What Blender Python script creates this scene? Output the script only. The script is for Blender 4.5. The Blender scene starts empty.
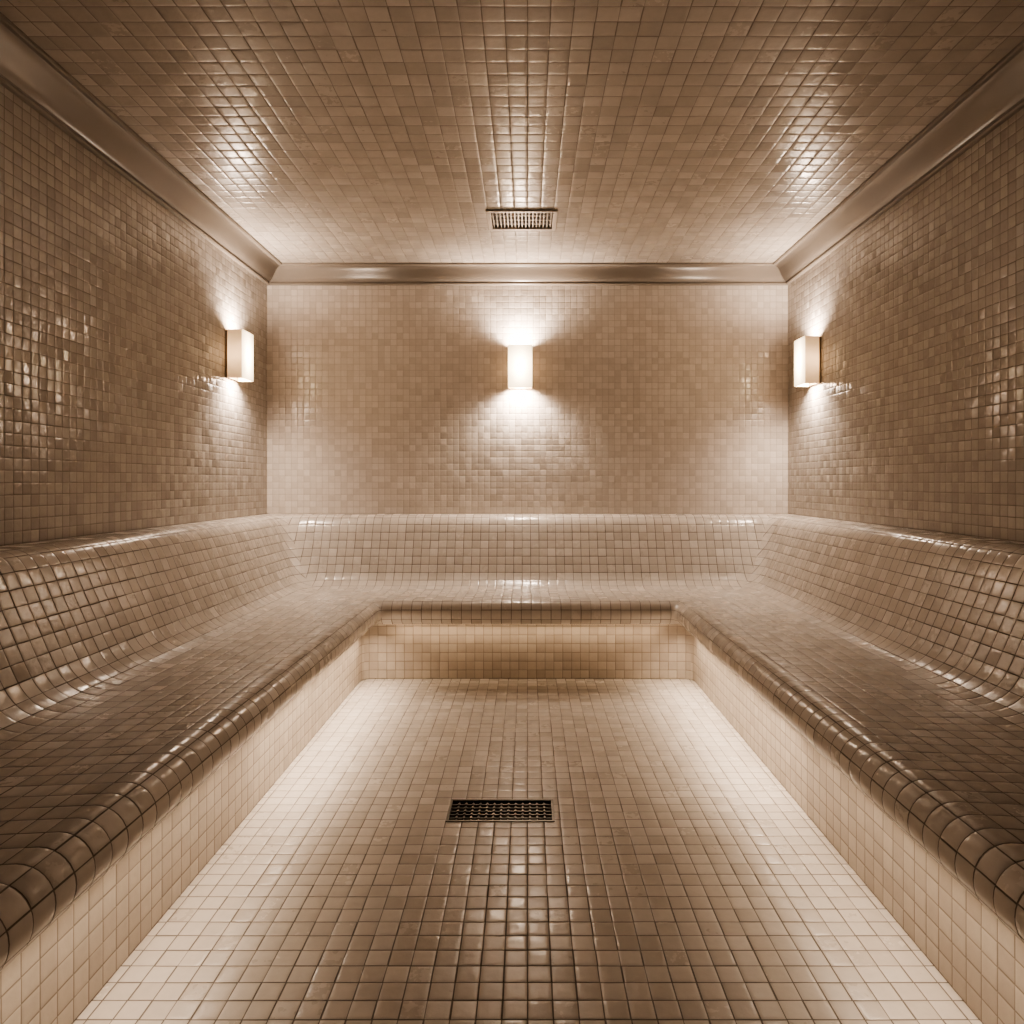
import bpy, math
from mathutils import Vector

W=1.80; D=4.84; Y0=-1.6; HW=2.587; CAMZ=1.12
scene=bpy.context.scene

# ------------------------------------------------------------ materials
def N(nt,t,**k):
    n=nt.nodes.new(t)
    for a,b in k.items(): setattr(n,a,b)
    return n
def M(nt,op,a,b=None,c=None,clamp=False):
    n=N(nt,'ShaderNodeMath',operation=op); n.use_clamp=clamp
    for i,v in enumerate((a,b,c)):
        if v is None: continue
        if isinstance(v,(int,float)): n.inputs[i].default_value=v
        else: nt.links.new(v,n.inputs[i])
    return n.outputs[0]
def mixc(nt,f,a,b,blend='MIX'):
    n=N(nt,'ShaderNodeMix',data_type='RGBA',blend_type=blend)
    def s(i,v):
        if isinstance(v,(int,float)): n.inputs[i].default_value=v
        elif isinstance(v,tuple): n.inputs[i].default_value=(*v,1)
        else: nt.links.new(v,n.inputs[i])
    s(0,f); s(6,a); s(7,b)
    return n.outputs[2]

def tile_mat(name,s,c1,c2,grout,gw=0.045,rough=0.22,tilt=0.05,pillow=0.25,off=(0,0),rvar=0.15,ior=1.6):
    m=bpy.data.materials.new(name); m.use_nodes=True
    nt=m.node_tree; nt.nodes.clear(); L=nt.links.new
    out=N(nt,'ShaderNodeOutputMaterial'); bs=N(nt,'ShaderNodeBsdfPrincipled')
    L(bs.outputs[0],out.inputs[0])
    uv=N(nt,'ShaderNodeUVMap',uv_map='UVMap')
    geo=N(nt,'ShaderNodeTexCoord')
    sep=N(nt,'ShaderNodeSeparateXYZ'); L(uv.outputs[0],sep.inputs[0])
    u=M(nt,'MULTIPLY_ADD',sep.outputs[0],1/s,off[0]+500.0)
    v=M(nt,'MULTIPLY_ADD',sep.outputs[1],1/s,off[1]+500.0)
    fu=M(nt,'FLOOR',u); fv=M(nt,'FLOOR',v)
    comb=N(nt,'ShaderNodeCombineXYZ'); L(fu,comb.inputs[0]); L(fv,comb.inputs[1])
    wn=N(nt,'ShaderNodeTexWhiteNoise',noise_dimensions='3D'); L(comb.outputs[0],wn.inputs[0])
    wr=N(nt,'ShaderNodeSeparateXYZ'); L(wn.outputs[1],wr.inputs[0])
    r1,r2,r3=wr.outputs[0],wr.outputs[1],wr.outputs[2]
    r4=wn.outputs[0]
    a=M(nt,'SUBTRACT',M(nt,'FRACT',u),0.5); b=M(nt,'SUBTRACT',M(nt,'FRACT',v),0.5)
    a=M(nt,'ADD',a,M(nt,'MULTIPLY',M(nt,'SUBTRACT',r3,0.5),0.03))
    b=M(nt,'ADD',b,M(nt,'MULTIPLY',M(nt,'SUBTRACT',r4,0.5),0.03))
    e=M(nt,'MAXIMUM',M(nt,'ABSOLUTE',a),M(nt,'ABSOLUTE',b))
    mr=N(nt,'ShaderNodeMapRange',interpolation_type='SMOOTHSTEP')
    L(e,mr.inputs[0]); mr.inputs[1].default_value=0.5-gw-0.012; mr.inputs[2].default_value=0.5-gw+0.012
    g=mr.outputs[0]
    col=mixc(nt,r3,c1,c2)
    dark=M(nt,'MULTIPLY',M(nt,'GREATER_THAN',r4,0.88),0.22)
    col=mixc(nt,dark,col,tuple(x*0.78 for x in c1))
    lt=M(nt,'MULTIPLY',M(nt,'GREATER_THAN',r1,0.9),0.4)
    col=mixc(nt,lt,col,tuple(min(1,x*1.15) for x in c2))
    nz=N(nt,'ShaderNodeTexNoise'); nz.inputs['Scale'].default_value=1.7; nz.inputs['Detail'].default_value=4
    L(geo.outputs['Object'],nz.inputs[0])
    k=M(nt,'MULTIPLY_ADD',nz.outputs[0],0.2,0.9)
    kk=N(nt,'ShaderNodeCombineXYZ'); [L(k,kk.inputs[i]) for i in range(3)]
    col=mixc(nt,1.0,col,kk.outputs[0],'MULTIPLY')
    nz2=N(nt,'ShaderNodeTexNoise'); nz2.inputs['Scale'].default_value=45; nz2.inputs['Detail'].default_value=3
    L(geo.outputs['Object'],nz2.inputs[0])
    k2=M(nt,'MULTIPLY_ADD',nz2.outputs[0],0.16,0.92)
    kk2=N(nt,'ShaderNodeCombineXYZ'); [L(k2,kk2.inputs[i]) for i in range(3)]
    col=mixc(nt,1.0,col,kk2.outputs[0],'MULTIPLY')
    col=mixc(nt,g,col,grout)
    L(col,bs.inputs['Base Color'])
    ro=M(nt,'MULTIPLY_ADD',r2,rvar,rough)
    ro=M(nt,'ADD',ro,M(nt,'MULTIPLY',nz2.outputs[0],0.06))
    ro=M(nt,'ADD',M(nt,'MULTIPLY',ro,M(nt,'SUBTRACT',1.0,g)),M(nt,'MULTIPLY',g,0.85))
    L(ro,bs.inputs['Roughness'])
    def comp(x,r):
        p=M(nt,'MULTIPLY',x,2.0)
        p3=M(nt,'MULTIPLY',M(nt,'MULTIPLY',p,p),p)
        p5=M(nt,'MULTIPLY',M(nt,'MULTIPLY',p3,p),p)
        t=M(nt,'MULTIPLY',M(nt,'SUBTRACT',r,0.5),2*tilt)
        t=M(nt,'ADD',t,M(nt,'MULTIPLY',p5,pillow))
        return M(nt,'MULTIPLY_ADD',t,0.5,0.5)
    nc=N(nt,'ShaderNodeCombineXYZ'); L(comp(a,r1),nc.inputs[0]); L(comp(b,r2),nc.inputs[1]); nc.inputs[2].default_value=1.0
    nm=N(nt,'ShaderNodeNormalMap',space='TANGENT',uv_map='UVMap'); L(nc.outputs[0],nm.inputs['Color'])
    bp=N(nt,'ShaderNodeBump'); bp.inputs['Strength'].default_value=0.08; bp.inputs['Distance'].default_value=0.01
    L(nz2.outputs[0],bp.inputs['Height']); L(nm.outputs[0],bp.inputs['Normal'])
    L(bp.outputs[0],bs.inputs['Normal'])
    bs.inputs['IOR'].default_value=ior
    return m

def simple(name,c,rough=0.5,metal=0.0,noise=0.15,scale=8):
    m=bpy.data.materials.new(name); m.use_nodes=True; nt=m.node_tree
    bs=nt.nodes['Principled BSDF']
    nz=N(nt,'ShaderNodeTexNoise'); nz.inputs['Scale'].default_value=scale; nz.inputs['Detail'].default_value=5
    tc=N(nt,'ShaderNodeTexCoord'); nt.links.new(tc.outputs['Object'],nz.inputs[0])
    col=mixc(nt,nz.outputs[0],tuple(x*(1-noise) for x in c),tuple(min(1,x*(1+noise)) for x in c))
    nt.links.new(col,bs.inputs['Base Color'])
    bs.inputs['Roughness'].default_value=rough; bs.inputs['Metallic'].default_value=metal
    return m

def emis(name,c,strength,grad=False,xf=260.0):
    m=bpy.data.materials.new(name); m.use_nodes=True; nt=m.node_tree
    bs=nt.nodes['Principled BSDF']; bs.inputs['Base Color'].default_value=(0.6,0.5,0.38,1)
    bs.inputs['Roughness'].default_value=0.4
    bs.inputs['Emission Color'].default_value=(*c,1)
    if grad:
        tc=N(nt,'ShaderNodeTexCoord'); nz=N(nt,'ShaderNodeTexNoise'); nz.inputs['Scale'].default_value=14; nz.inputs['Detail'].default_value=4
        nt.links.new(tc.outputs['Object'],nz.inputs[0])
        sp=N(nt,'ShaderNodeSeparateXYZ'); nt.links.new(tc.outputs['Object'],sp.inputs[0])
        r2=M(nt,'ADD',M(nt,'MULTIPLY',M(nt,'POWER',M(nt,'ABSOLUTE',sp.outputs[2]),2.0),110.0),M(nt,'MULTIPLY',M(nt,'POWER',M(nt,'ABSOLUTE',sp.outputs[0]),2.0),xf))
        g=M(nt,'DIVIDE',1.0,M(nt,'ADD',1.0,M(nt,'MULTIPLY',r2,2.6)))
        s=M(nt,'MULTIPLY',g,M(nt,'MULTIPLY_ADD',nz.outputs[0],strength*0.5,strength*0.75))
        nt.links.new(s,bs.inputs['Emission Strength'])
    else: bs.inputs['Emission Strength'].default_value=strength
    return m

mat_wall=tile_mat('wall_mosaic',0.043,(0.38,0.341,0.30),(0.49,0.447,0.40),(0.215,0.188,0.16),gw=0.038,rough=0.04,tilt=0.055,rvar=0.13)  # back wall tile with colour lowered, imitating weaker light towards the camera
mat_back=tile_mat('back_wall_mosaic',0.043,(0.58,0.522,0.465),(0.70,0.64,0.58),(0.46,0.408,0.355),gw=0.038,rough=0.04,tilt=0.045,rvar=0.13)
mat_front=tile_mat('front_wall_mosaic',0.043,(0.07,0.062,0.055),(0.10,0.09,0.08),(0.05,0.045,0.04),rough=0.2)  # unseen wall behind camera, tile colour made dark to cut bounced light
mat_floor=tile_mat('floor_mosaic',0.054,(0.54,0.488,0.433),(0.61,0.562,0.507),(0.16,0.137,0.115),gw=0.03,rough=0.18,tilt=0.025)
mat_ceil=tile_mat('ceiling_mosaic',0.072,(0.47,0.426,0.38),(0.55,0.505,0.455),(0.25,0.217,0.184),gw=0.025,rough=0.16,tilt=0.025)
mat_bench=tile_mat('bench_mosaic',0.055,(0.53,0.48,0.427),(0.61,0.562,0.508),(0.145,0.123,0.103),gw=0.03,rough=0.14,tilt=0.028)
mat_riser=tile_mat('riser_mosaic',0.05,(0.44,0.377,0.313),(0.54,0.475,0.40),(0.29,0.245,0.198),gw=0.033,rough=0.3,tilt=0.03)
mat_trim=simple('cornice_plaster',(0.23,0.20,0.17),0.3,noise=0.12,scale=5)
mat_vent=simple('vent_painted_metal',(0.50,0.45,0.40),0.4,0.2)
mat_dark=simple('recess_shade',(0.012,0.01,0.008),0.8)  # near-black colour stands in for the shade inside drain and vent
mat_steel=simple('drain_metal',(0.17,0.155,0.135),0.35,0.9,scale=60)
mat_brass=simple('sconce_metal',(0.45,0.36,0.26),0.35,0.8)
mat_shade=emis('sconce_shade_lit',(1.0,0.75,0.46),28.0,True)
mat_shade_side=emis('sconce_shade_side',(1.0,0.60,0.30),4.6,True,60.0)
mat_bulb=emis('bulb_glow',(1.0,0.78,0.5),20)
mat_led=emis('led_glow',(1.0,0.74,0.46),1)

# ------------------------------------------------------------ mesh helpers
def mesh_obj(name,verts,faces,mats,uvs=None,midx=None,smooth=False,parent=None):
    me=bpy.data.meshes.new(name); me.from_pydata(verts,[],faces); 
    if uvs:
        ul=me.uv_layers.new(name='UVMap')
        i=0
        for f in uvs:
            for t in f: ul.data[i].uv=t; i+=1
    for m in (mats if isinstance(mats,list) else [mats]): me.materials.append(m)
    if midx:
        for p,k in zip(me.polygons,midx): p.material_index=k
    if smooth:
        for p in me.polygons: p.use_smooth=True
    me.update()
    o=bpy.data.objects.new(name,me); scene.collection.objects.link(o)
    if parent: o.parent=parent
    return o
def boxes(bl):
    V=[];F=[];I=[]
    for x0,x1,y0,y1,z0,z1,k in bl:
        n=len(V)
        V+=[(x0,y0,z0),(x1,y0,z0),(x1,y1,z0),(x0,y1,z0),(x0,y0,z1),(x1,y0,z1),(x1,y1,z1),(x0,y1,z1)]
        F+=[(n,n+3,n+2,n+1),(n+4,n+5,n+6,n+7),(n,n+1,n+5,n+4),(n+1,n+2,n+6,n+5),(n+2,n+3,n+7,n+6),(n+3,n,n+4,n+7)]
        I+=[k]*6
    return V,F,I
def empty(name,loc):
    e=bpy.data.objects.new(name,None); e.location=loc; e.empty_display_size=0.1; scene.collection.objects.link(e); return e

def wall(name,quad,uvq,mat,nrm):
    t=0.12; n=Vector(nrm)*-t
    V=[tuple(q) for q in quad]+[tuple(Vector(q)+n) for q in quad]
    F=[(0,1,2,3),(7,6,5,4),(0,4,5,1),(1,5,6,2),(2,6,7,3),(3,7,4,0)]
    U=[uvq]+[[(0,0),(0,.01),(.01,.01),(.01,0)]]*5
    return mesh_obj(name,V,F,mat,U)
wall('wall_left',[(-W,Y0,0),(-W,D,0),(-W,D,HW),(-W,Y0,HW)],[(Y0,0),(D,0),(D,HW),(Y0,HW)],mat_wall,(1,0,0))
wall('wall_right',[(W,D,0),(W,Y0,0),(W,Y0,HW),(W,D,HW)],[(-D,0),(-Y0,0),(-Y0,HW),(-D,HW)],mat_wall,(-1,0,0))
wall('wall_back',[(-W,D,0),(W,D,0),(W,D,HW),(-W,D,HW)],[(-W,0),(W,0),(W,HW),(-W,HW)],mat_back,(0,-1,0))
wall('wall_front',[(W,Y0,0),(-W,Y0,0),(-W,Y0,HW),(W,Y0,HW)],[(-W,0),(W,0),(W,HW),(-W,HW)],mat_front,(0,1,0))

def slab_hole(name,z,up,mat,hole):
    hx0,hx1,hy0,hy1=hole
    xs=[-W,hx0,hx1,W]; ys=[Y0,hy0,hy1,D]; zz=z-0.12 if up else z+0.12
    V=[];F=[];U=[]
    def quad(p,flip,uvp=None):
        n=len(V); V.extend(p); idx=[n,n+1,n+2,n+3]
        uu=[(a[0],a[1]) for a in p] if uvp is None else uvp
        if flip: idx=idx[::-1]; uu=uu[::-1]
        F.append(tuple(idx)); U.append(uu)
    for i in range(3):
        for j in range(3):
            if i==1 and j==1: continue
            for lev,fl in ((z,not up),(zz,up)):
                quad([(xs[i],ys[j],lev),(xs[i+1],ys[j],lev),(xs[i+1],ys[j+1],lev),(xs[i],ys[j+1],lev)],fl)
    d=[(0,0),(0,.01),(.01,.01),(.01,0)]
    for a,b in (((hx0,hy0),(hx1,hy0)),((hx1,hy0),(hx1,hy1)),((hx1,hy1),(hx0,hy1)),((hx0,hy1),(hx0,hy0)),
                ((-W,Y0),(W,Y0)),((W,Y0),(W,D)),((W,D),(-W,D)),((-W,D),(-W,Y0))):
        quad([(*a,z),(*b,z),(*b,zz),(*a,zz)],False,d)
    return mesh_obj(name,V,F,mat,U)
DR=(-0.27,0.09,2.306,2.466)
VT=(-0.20,0.14,3.79,4.03)
slab_hole('floor',0,True,mat_floor,DR)
slab_hole('ceiling',HW,False,mat_ceil,VT)

# ------------------------------------------------------------ cornice
def crown_profile():
    pts=[(0.0,2.478),(0.016,2.478),(0.022,2.484),(0.022,2.492),(0.016,2.498)]
    for i in range(13):
        t=i/12
        o=0.016+(0.135-0.016)*t
        z=2.50+(2.572-2.50)*(t - 0.16*math.sin(2*math.pi*t))
        pts.append((o,z))
    pts+=[(0.150,2.572),(0.156,2.577),(0.156,HW),(0.0,HW)]
    return pts
def trim(name,a,b,inward,mat):
    pr=crown_profile(); a=Vector(a); b=Vector(b); d=(b-a).normalized(); n=Vector(inward)
    V=[];F=[]
    for p,sg in ((a,1),(b,-1)):
        for o,z in pr:
            q=p+n*o+d*o*sg
            V.append((q.x,q.y,z))
    k=len(pr)
    for i in range(k): F.append((i,(i+1)%k,k+(i+1)%k,k+i))
    F.append(tuple(range(k))); F.append(tuple(range(2*k-1,k-1,-1)))
    o=mesh_obj(name,V,F,mat,smooth=False)
    import bmesh
    bm=bmesh.new(); bm.from_mesh(o.data); bmesh.ops.recalc_face_normals(bm,faces=bm.faces); bm.to_mesh(o.data); bm.free()
    for i,p in enumerate(o.data.polygons):
        p.use_smooth = 5<=i<=16
    return o
trim('trim_1',(-W,Y0),(-W,D),(1,0),mat_trim)
trim('trim_2',(-W,D),(W,D),(0,-1),mat_trim)
trim('trim_3',(W,D),(W,Y0),(-1,0),mat_trim)
trim('trim_4',(W,Y0),(-W,Y0),(0,1),mat_trim)

# ------------------------------------------------------------ bench
R=0.068; LO=0.985; SZ=0.46; RO=0.86
prof=[(RO,0.0),(RO,0.15),(RO,0.28),(RO+0.004,0.306),(RO+0.015,0.319),(LO-R-0.012,SZ-2*R)]
NR=len(prof)
for i in range(0,17):
    a=-math.pi/2+math.pi*i/16
    prof.append((LO-R+R*math.cos(a),SZ-R+R*math.sin(a)))
ctrl=[(LO-R,0.46),(0.80,0.455),(0.66,0.45),(0.52,0.447),(0.43,0.452),(0.375,0.472),(0.335,0.51),(0.305,0.565),(0.27,0.645),(0.235,0.725),(0.205,0.80),(0.18,0.85),(0.15,0.882),(0.11,0.897),(0.06,0.90),(0.003,0.90)]
def cr(p0,p1,p2,p3,t):
    return tuple(0.5*((2*b)+(-a+c)*t+(2*a-5*b+4*c-d)*t*t+(-a+3*b-3*c+d)*t**3) for a,b,c,d in zip(p0,p1,p2,p3))
for i in range(len(ctrl)-1):
    p0=ctrl[max(0,i-1)];p1=ctrl[i];p2=ctrl[i+1];p3=ctrl[min(len(ctrl)-1,i+2)]
    for j in range(1,5): prof.append(cr(p0,p1,p2,p3,j/4))
arc=[0]
for i in range(1,len(prof)):
    arc.append(arc[-1]+math.dist(prof[i],prof[i-1]))
def rad(o):
    if o<0.02: return 0.0
    if o<0.38: return 0.06+0.13*(o/0.38)
    return max(0.045,0.19-0.145*(o-0.38)/0.5)
NA=12
def stations(o):
    r=rad(o); X=W-o; Y=D-o; S=[]
    for i in range(9): S.append((-X,Y0+0.004+(Y-r-Y0-0.004)*i/8,0))
    for i in range(1,NA+1):
        a=math.pi-math.pi/2*i/NA
        S.append((-X+r+r*math.cos(a),Y-r+r*math.sin(a),1))
    for i in range(1,9): S.append((-X+r+(2*X-2*r)*i/8,Y,2))
    for i in range(1,NA+1):
        a=math.pi/2-math.pi/2*i/NA
        S.append((X-r+r*math.cos(a),Y-r+r*math.sin(a),3))
    for i in range(1,9): S.append((X,Y-r+(Y0+0.004-Y+r)*i/8,4))
    return S
V=[];F=[];U=[];MI=[]
ST=[stations(o) for o,z in prof]; ns=len(ST[0])
for (o,z),S in zip(prof,ST):
    for x,y,_ in S: V.append((x,y,z+0.0015 if z==0 else z))
iL=8+NA//2; iR=8+NA+8+NA//2
for p in range(len(prof)-1):
    for s in range(ns-1):
        f=(p*ns+s,p*ns+s+1,(p+1)*ns+s+1,(p+1)*ns+s)
        def uvof(idx,pp):
            x,y,z=V[idx]
            if s<iL: u=y
            elif s<iR: u=x+20.0
            else: u=40.0-y
            return (u,arc[pp])
        F.append(f); U.append([uvof(f[0],p),uvof(f[1],p),uvof(f[2],p+1),uvof(f[3],p+1)])
        MI.append(1 if p<NR-1 else 0)
bench=empty('tiled_bench',(0,0,0))
body=mesh_obj('bench_body',V,F,[mat_bench,mat_riser],U,MI,smooth=True,parent=bench)
me=body.data
mn=min(me.polygons,key=lambda p:p.normal.z if abs(p.center.z-0.45)<0.01 and abs(p.center.x)<0.5 else 9)
if mn.normal.z<-0.9: me.flip_normals()
led=[(-(W-0.89),-(W-0.89)+0.025,Y0+0.1,D-1.0,0.3215,0.326,0),((W-0.915),(W-0.89),Y0+0.1,D-1.0,0.3215,0.326,0),
     (-(W-1.0),(W-1.0),D-0.915,D-0.89,0.3215,0.326,0)]
v,f,i=boxes(led); mesh_obj('led_strip',v,f,mat_led,parent=bench)

WARM=(1.0,0.805,0.65); WARM2=(1.0,0.795,0.61)
def area(name,loc,rot,sx,sy,power,color,parent=None,spread=math.pi):
    l=bpy.data.lights.new(name,'AREA'); l.shape='RECTANGLE'; l.size=sx; l.size_y=sy; l.energy=power; l.color=color; l.spread=spread
    o=bpy.data.objects.new(name,l); o.location=loc; o.rotation_euler=rot; scene.collection.objects.link(o)
    if parent: o.parent=parent
    return o
sp=math.radians(118)
tl=math.radians(8)
for k,(yc,ln,P) in enumerate(((3.15,1.5,5.8),(1.65,1.5,2.3),(0.15,1.5,0.35))):
    area('led_light_%d'%(2*k+1),(-(W-0.925),yc,0.312),(0,-tl,0),0.02,ln,P,WARM2,bench,sp)
    area('led_light_%d'%(2*k+2),((W-0.925),yc,0.312),(0,tl,0),0.02,ln,P,WARM2,bench,sp)
area('led_light_7',(0,D-0.925,0.315),(math.radians(30),0,0),1.5,0.02,0.75,(1.0,0.74,0.5),bench,math.radians(120))

# ------------------------------------------------------------ sconces
def sconce(loc,rotz,name='wall_sconce',pw=1.0):
    e=empty(name,loc); e.rotation_euler=(0,0,rotz)
    w=0.082; h=0.145; d=0.105; t=0.006
    v,f,i=boxes([(-w,w,-d,-d+t,-h,h,0),(-w,-w+t,-d+t,-0.012,-h,h,1),(w-t,w,-d+t,-0.012,-h,h,1)])
    o=mesh_obj('shade',v,f,[mat_shade,mat_shade_side],midx=i,parent=e)
    bv=o.modifiers.new('bevel','BEVEL'); bv.width=0.002; bv.segments=2
    v,f,i=boxes([(-w+0.004,w-0.004,-0.012,-0.001,-h+0.004,h-0.004,0),(-0.012,0.012,-0.06,-0.012,-0.012,0.012,0)])
    mesh_obj('backplate',v,f,mat_brass,parent=e)
    V=[];F=[]; n=12; pr=[(0.0,-0.06),(0.014,-0.055),(0.02,-0.03),(0.02,0.03),(0.014,0.055),(0.0,0.06)]
    for r,z in pr:
        for k in range(n):
            a=2*math.pi*k/n; V.append((r*math.cos(a)*1.0,-0.055+r*math.sin(a),z))
    for p in range(len(pr)-1):
        for k in range(n): F.append((p*n+k,p*n+(k+1)%n,(p+1)*n+(k+1)%n,(p+1)*n+k))
    mesh_obj('bulb',V,F,mat_bulb,smooth=True,parent=e)
    for k,(z,rx,P,sz,so) in enumerate(((0.085,math.pi,26,170,0.03),(-0.085,0,30,170,0.03),(0.143,math.pi,34,179,0.055),(-0.143,0,30,179,0.055))):
        l=bpy.data.lights.new('spot','SPOT'); l.energy=P*pw; l.spot_size=math.radians(sz); l.spot_blend=1.0
        l.color=WARM; l.shadow_soft_size=so
        o=bpy.data.objects.new('beam_%d'%(k+1),l); o.location=(0,-0.058,z); o.rotation_euler=(rx,0,0); o.parent=e
        scene.collection.objects.link(o)
    return e
sconce((-0.05,D,1.905),0,'wall_sconce',1.05)
sconce((-W,4.25,1.885),math.pi/2,'wall_sconce.001',0.88)
sconce((W,4.37,1.87),-math.pi/2,'wall_sconce.002',0.85)

# ------------------------------------------------------------ ceiling vent
x0,x1,y0,y1=VT; ev=empty('ceiling_air_vent',((x0+x1)/2,(y0+y1)/2,HW))
hx=(x1-x0)/2; hy=(y1-y0)/2; b=0.025
bl=[(-hx-b,hx+b,-hy-b,-hy,-0.012,-0.0005,0),(-hx-b,hx+b,hy,hy+b,-0.012,-0.0005,0),(-hx-b,-hx,-hy,hy,-0.012,-0.0005,0),(hx,hx+b,-hy,hy,-0.012,-0.0005,0)]
v,f,i=boxes(bl); o=mesh_obj('frame',v,f,mat_vent,parent=ev); bv=o.modifiers.new('b','BEVEL'); bv.width=0.003; bv.segments=2
bl=[]
n=17
for k in range(n):
    x=-hx+(k+0.5)*2*hx/n; bl.append((x-0.003,x+0.003,-hy,hy,-0.003,0.018,0))
for k in range(1,4):
    y=-hy+k*2*hy/4; bl.append((-hx,hx,y-0.004,y+0.004,-0.004,0.014,0))
v,f,i=boxes(bl); mesh_obj('louvres',v,f,mat_vent,parent=ev)
v,f,i=boxes([(-hx,hx,-hy,hy,0.03,0.04,0)]); mesh_obj('duct_shade',v,f,mat_dark,parent=ev)  # dark sheet above the louvres, its colour imitating shade in the opening

# ------------------------------------------------------------ floor drain
x0,x1,y0,y1=DR; ed=empty('floor_drain',((x0+x1)/2,(y0+y1)/2,0))
hx=(x1-x0)/2; hy=(y1-y0)/2; b=0.008
bl=[(-hx,hx,-hy,-hy+b,-0.02,0.003,0),(-hx,hx,hy-b,hy,-0.02,0.003,0),(-hx,-hx+b,-hy+b,hy-b,-0.02,0.003,0),(hx-b,hx,-hy+b,hy-b,-0.02,0.003,0)]
nx,ny=14,6
for k in range(1,nx):
    x=-hx+b+k*(2*hx-2*b)/nx; bl.append((x-0.002,x+0.002,-hy+b,hy-b,-0.012,-0.003,0))
for k in range(1,ny):
    y=-hy+b+k*(2*hy-2*b)/ny; bl.append((-hx+b,hx-b,y-0.002,y+0.002,-0.012,-0.002,0))
for a in range(1,nx):
    for c in range(1,ny):
        x=-hx+b+a*(2*hx-2*b)/nx; y=-hy+b+c*(2*hy-2*b)/ny
        bl.append((x-0.004,x+0.004,y-0.004,y+0.004,-0.010,0.001,0))
v,f,i=boxes(bl); mesh_obj('grate',v,f,mat_steel,parent=ed)
v,f,i=boxes([(-hx,hx,-hy,hy,-0.11,-0.1,0),(-hx,-hx+.002,-hy,hy,-0.1,-0.02,0),(hx-.002,hx,-hy,hy,-0.1,-0.02,0),(-hx,hx,-hy,-hy+.002,-0.1,-0.02,0),(-hx,hx,hy-.002,hy,-0.1,-0.02,0)]); mesh_obj('sump',v,f,mat_dark,parent=ed)

# ------------------------------------------------------------ world, camera
w=bpy.data.worlds.new('World'); scene.world=w; w.use_nodes=True
w.node_tree.nodes['Background'].inputs[0].default_value=(0.05,0.04,0.03,1); w.node_tree.nodes['Background'].inputs[1].default_value=0.3
cam=bpy.data.cameras.new('camera'); co=bpy.data.objects.new('camera',cam); scene.collection.objects.link(co)
co.location=(0,0,CAMZ); co.rotation_euler=(math.pi/2,0,0)
cam.sensor_width=36; cam.lens=700/1024*36; cam.shift_x=-15.5/1024; cam.shift_y=-30/1024; cam.clip_start=0.02
scene.camera=co
scene.view_settings.view_transform='AgX'
scene.view_settings.look='AgX - Medium High Contrast'
scene.view_settings.exposure=0.0
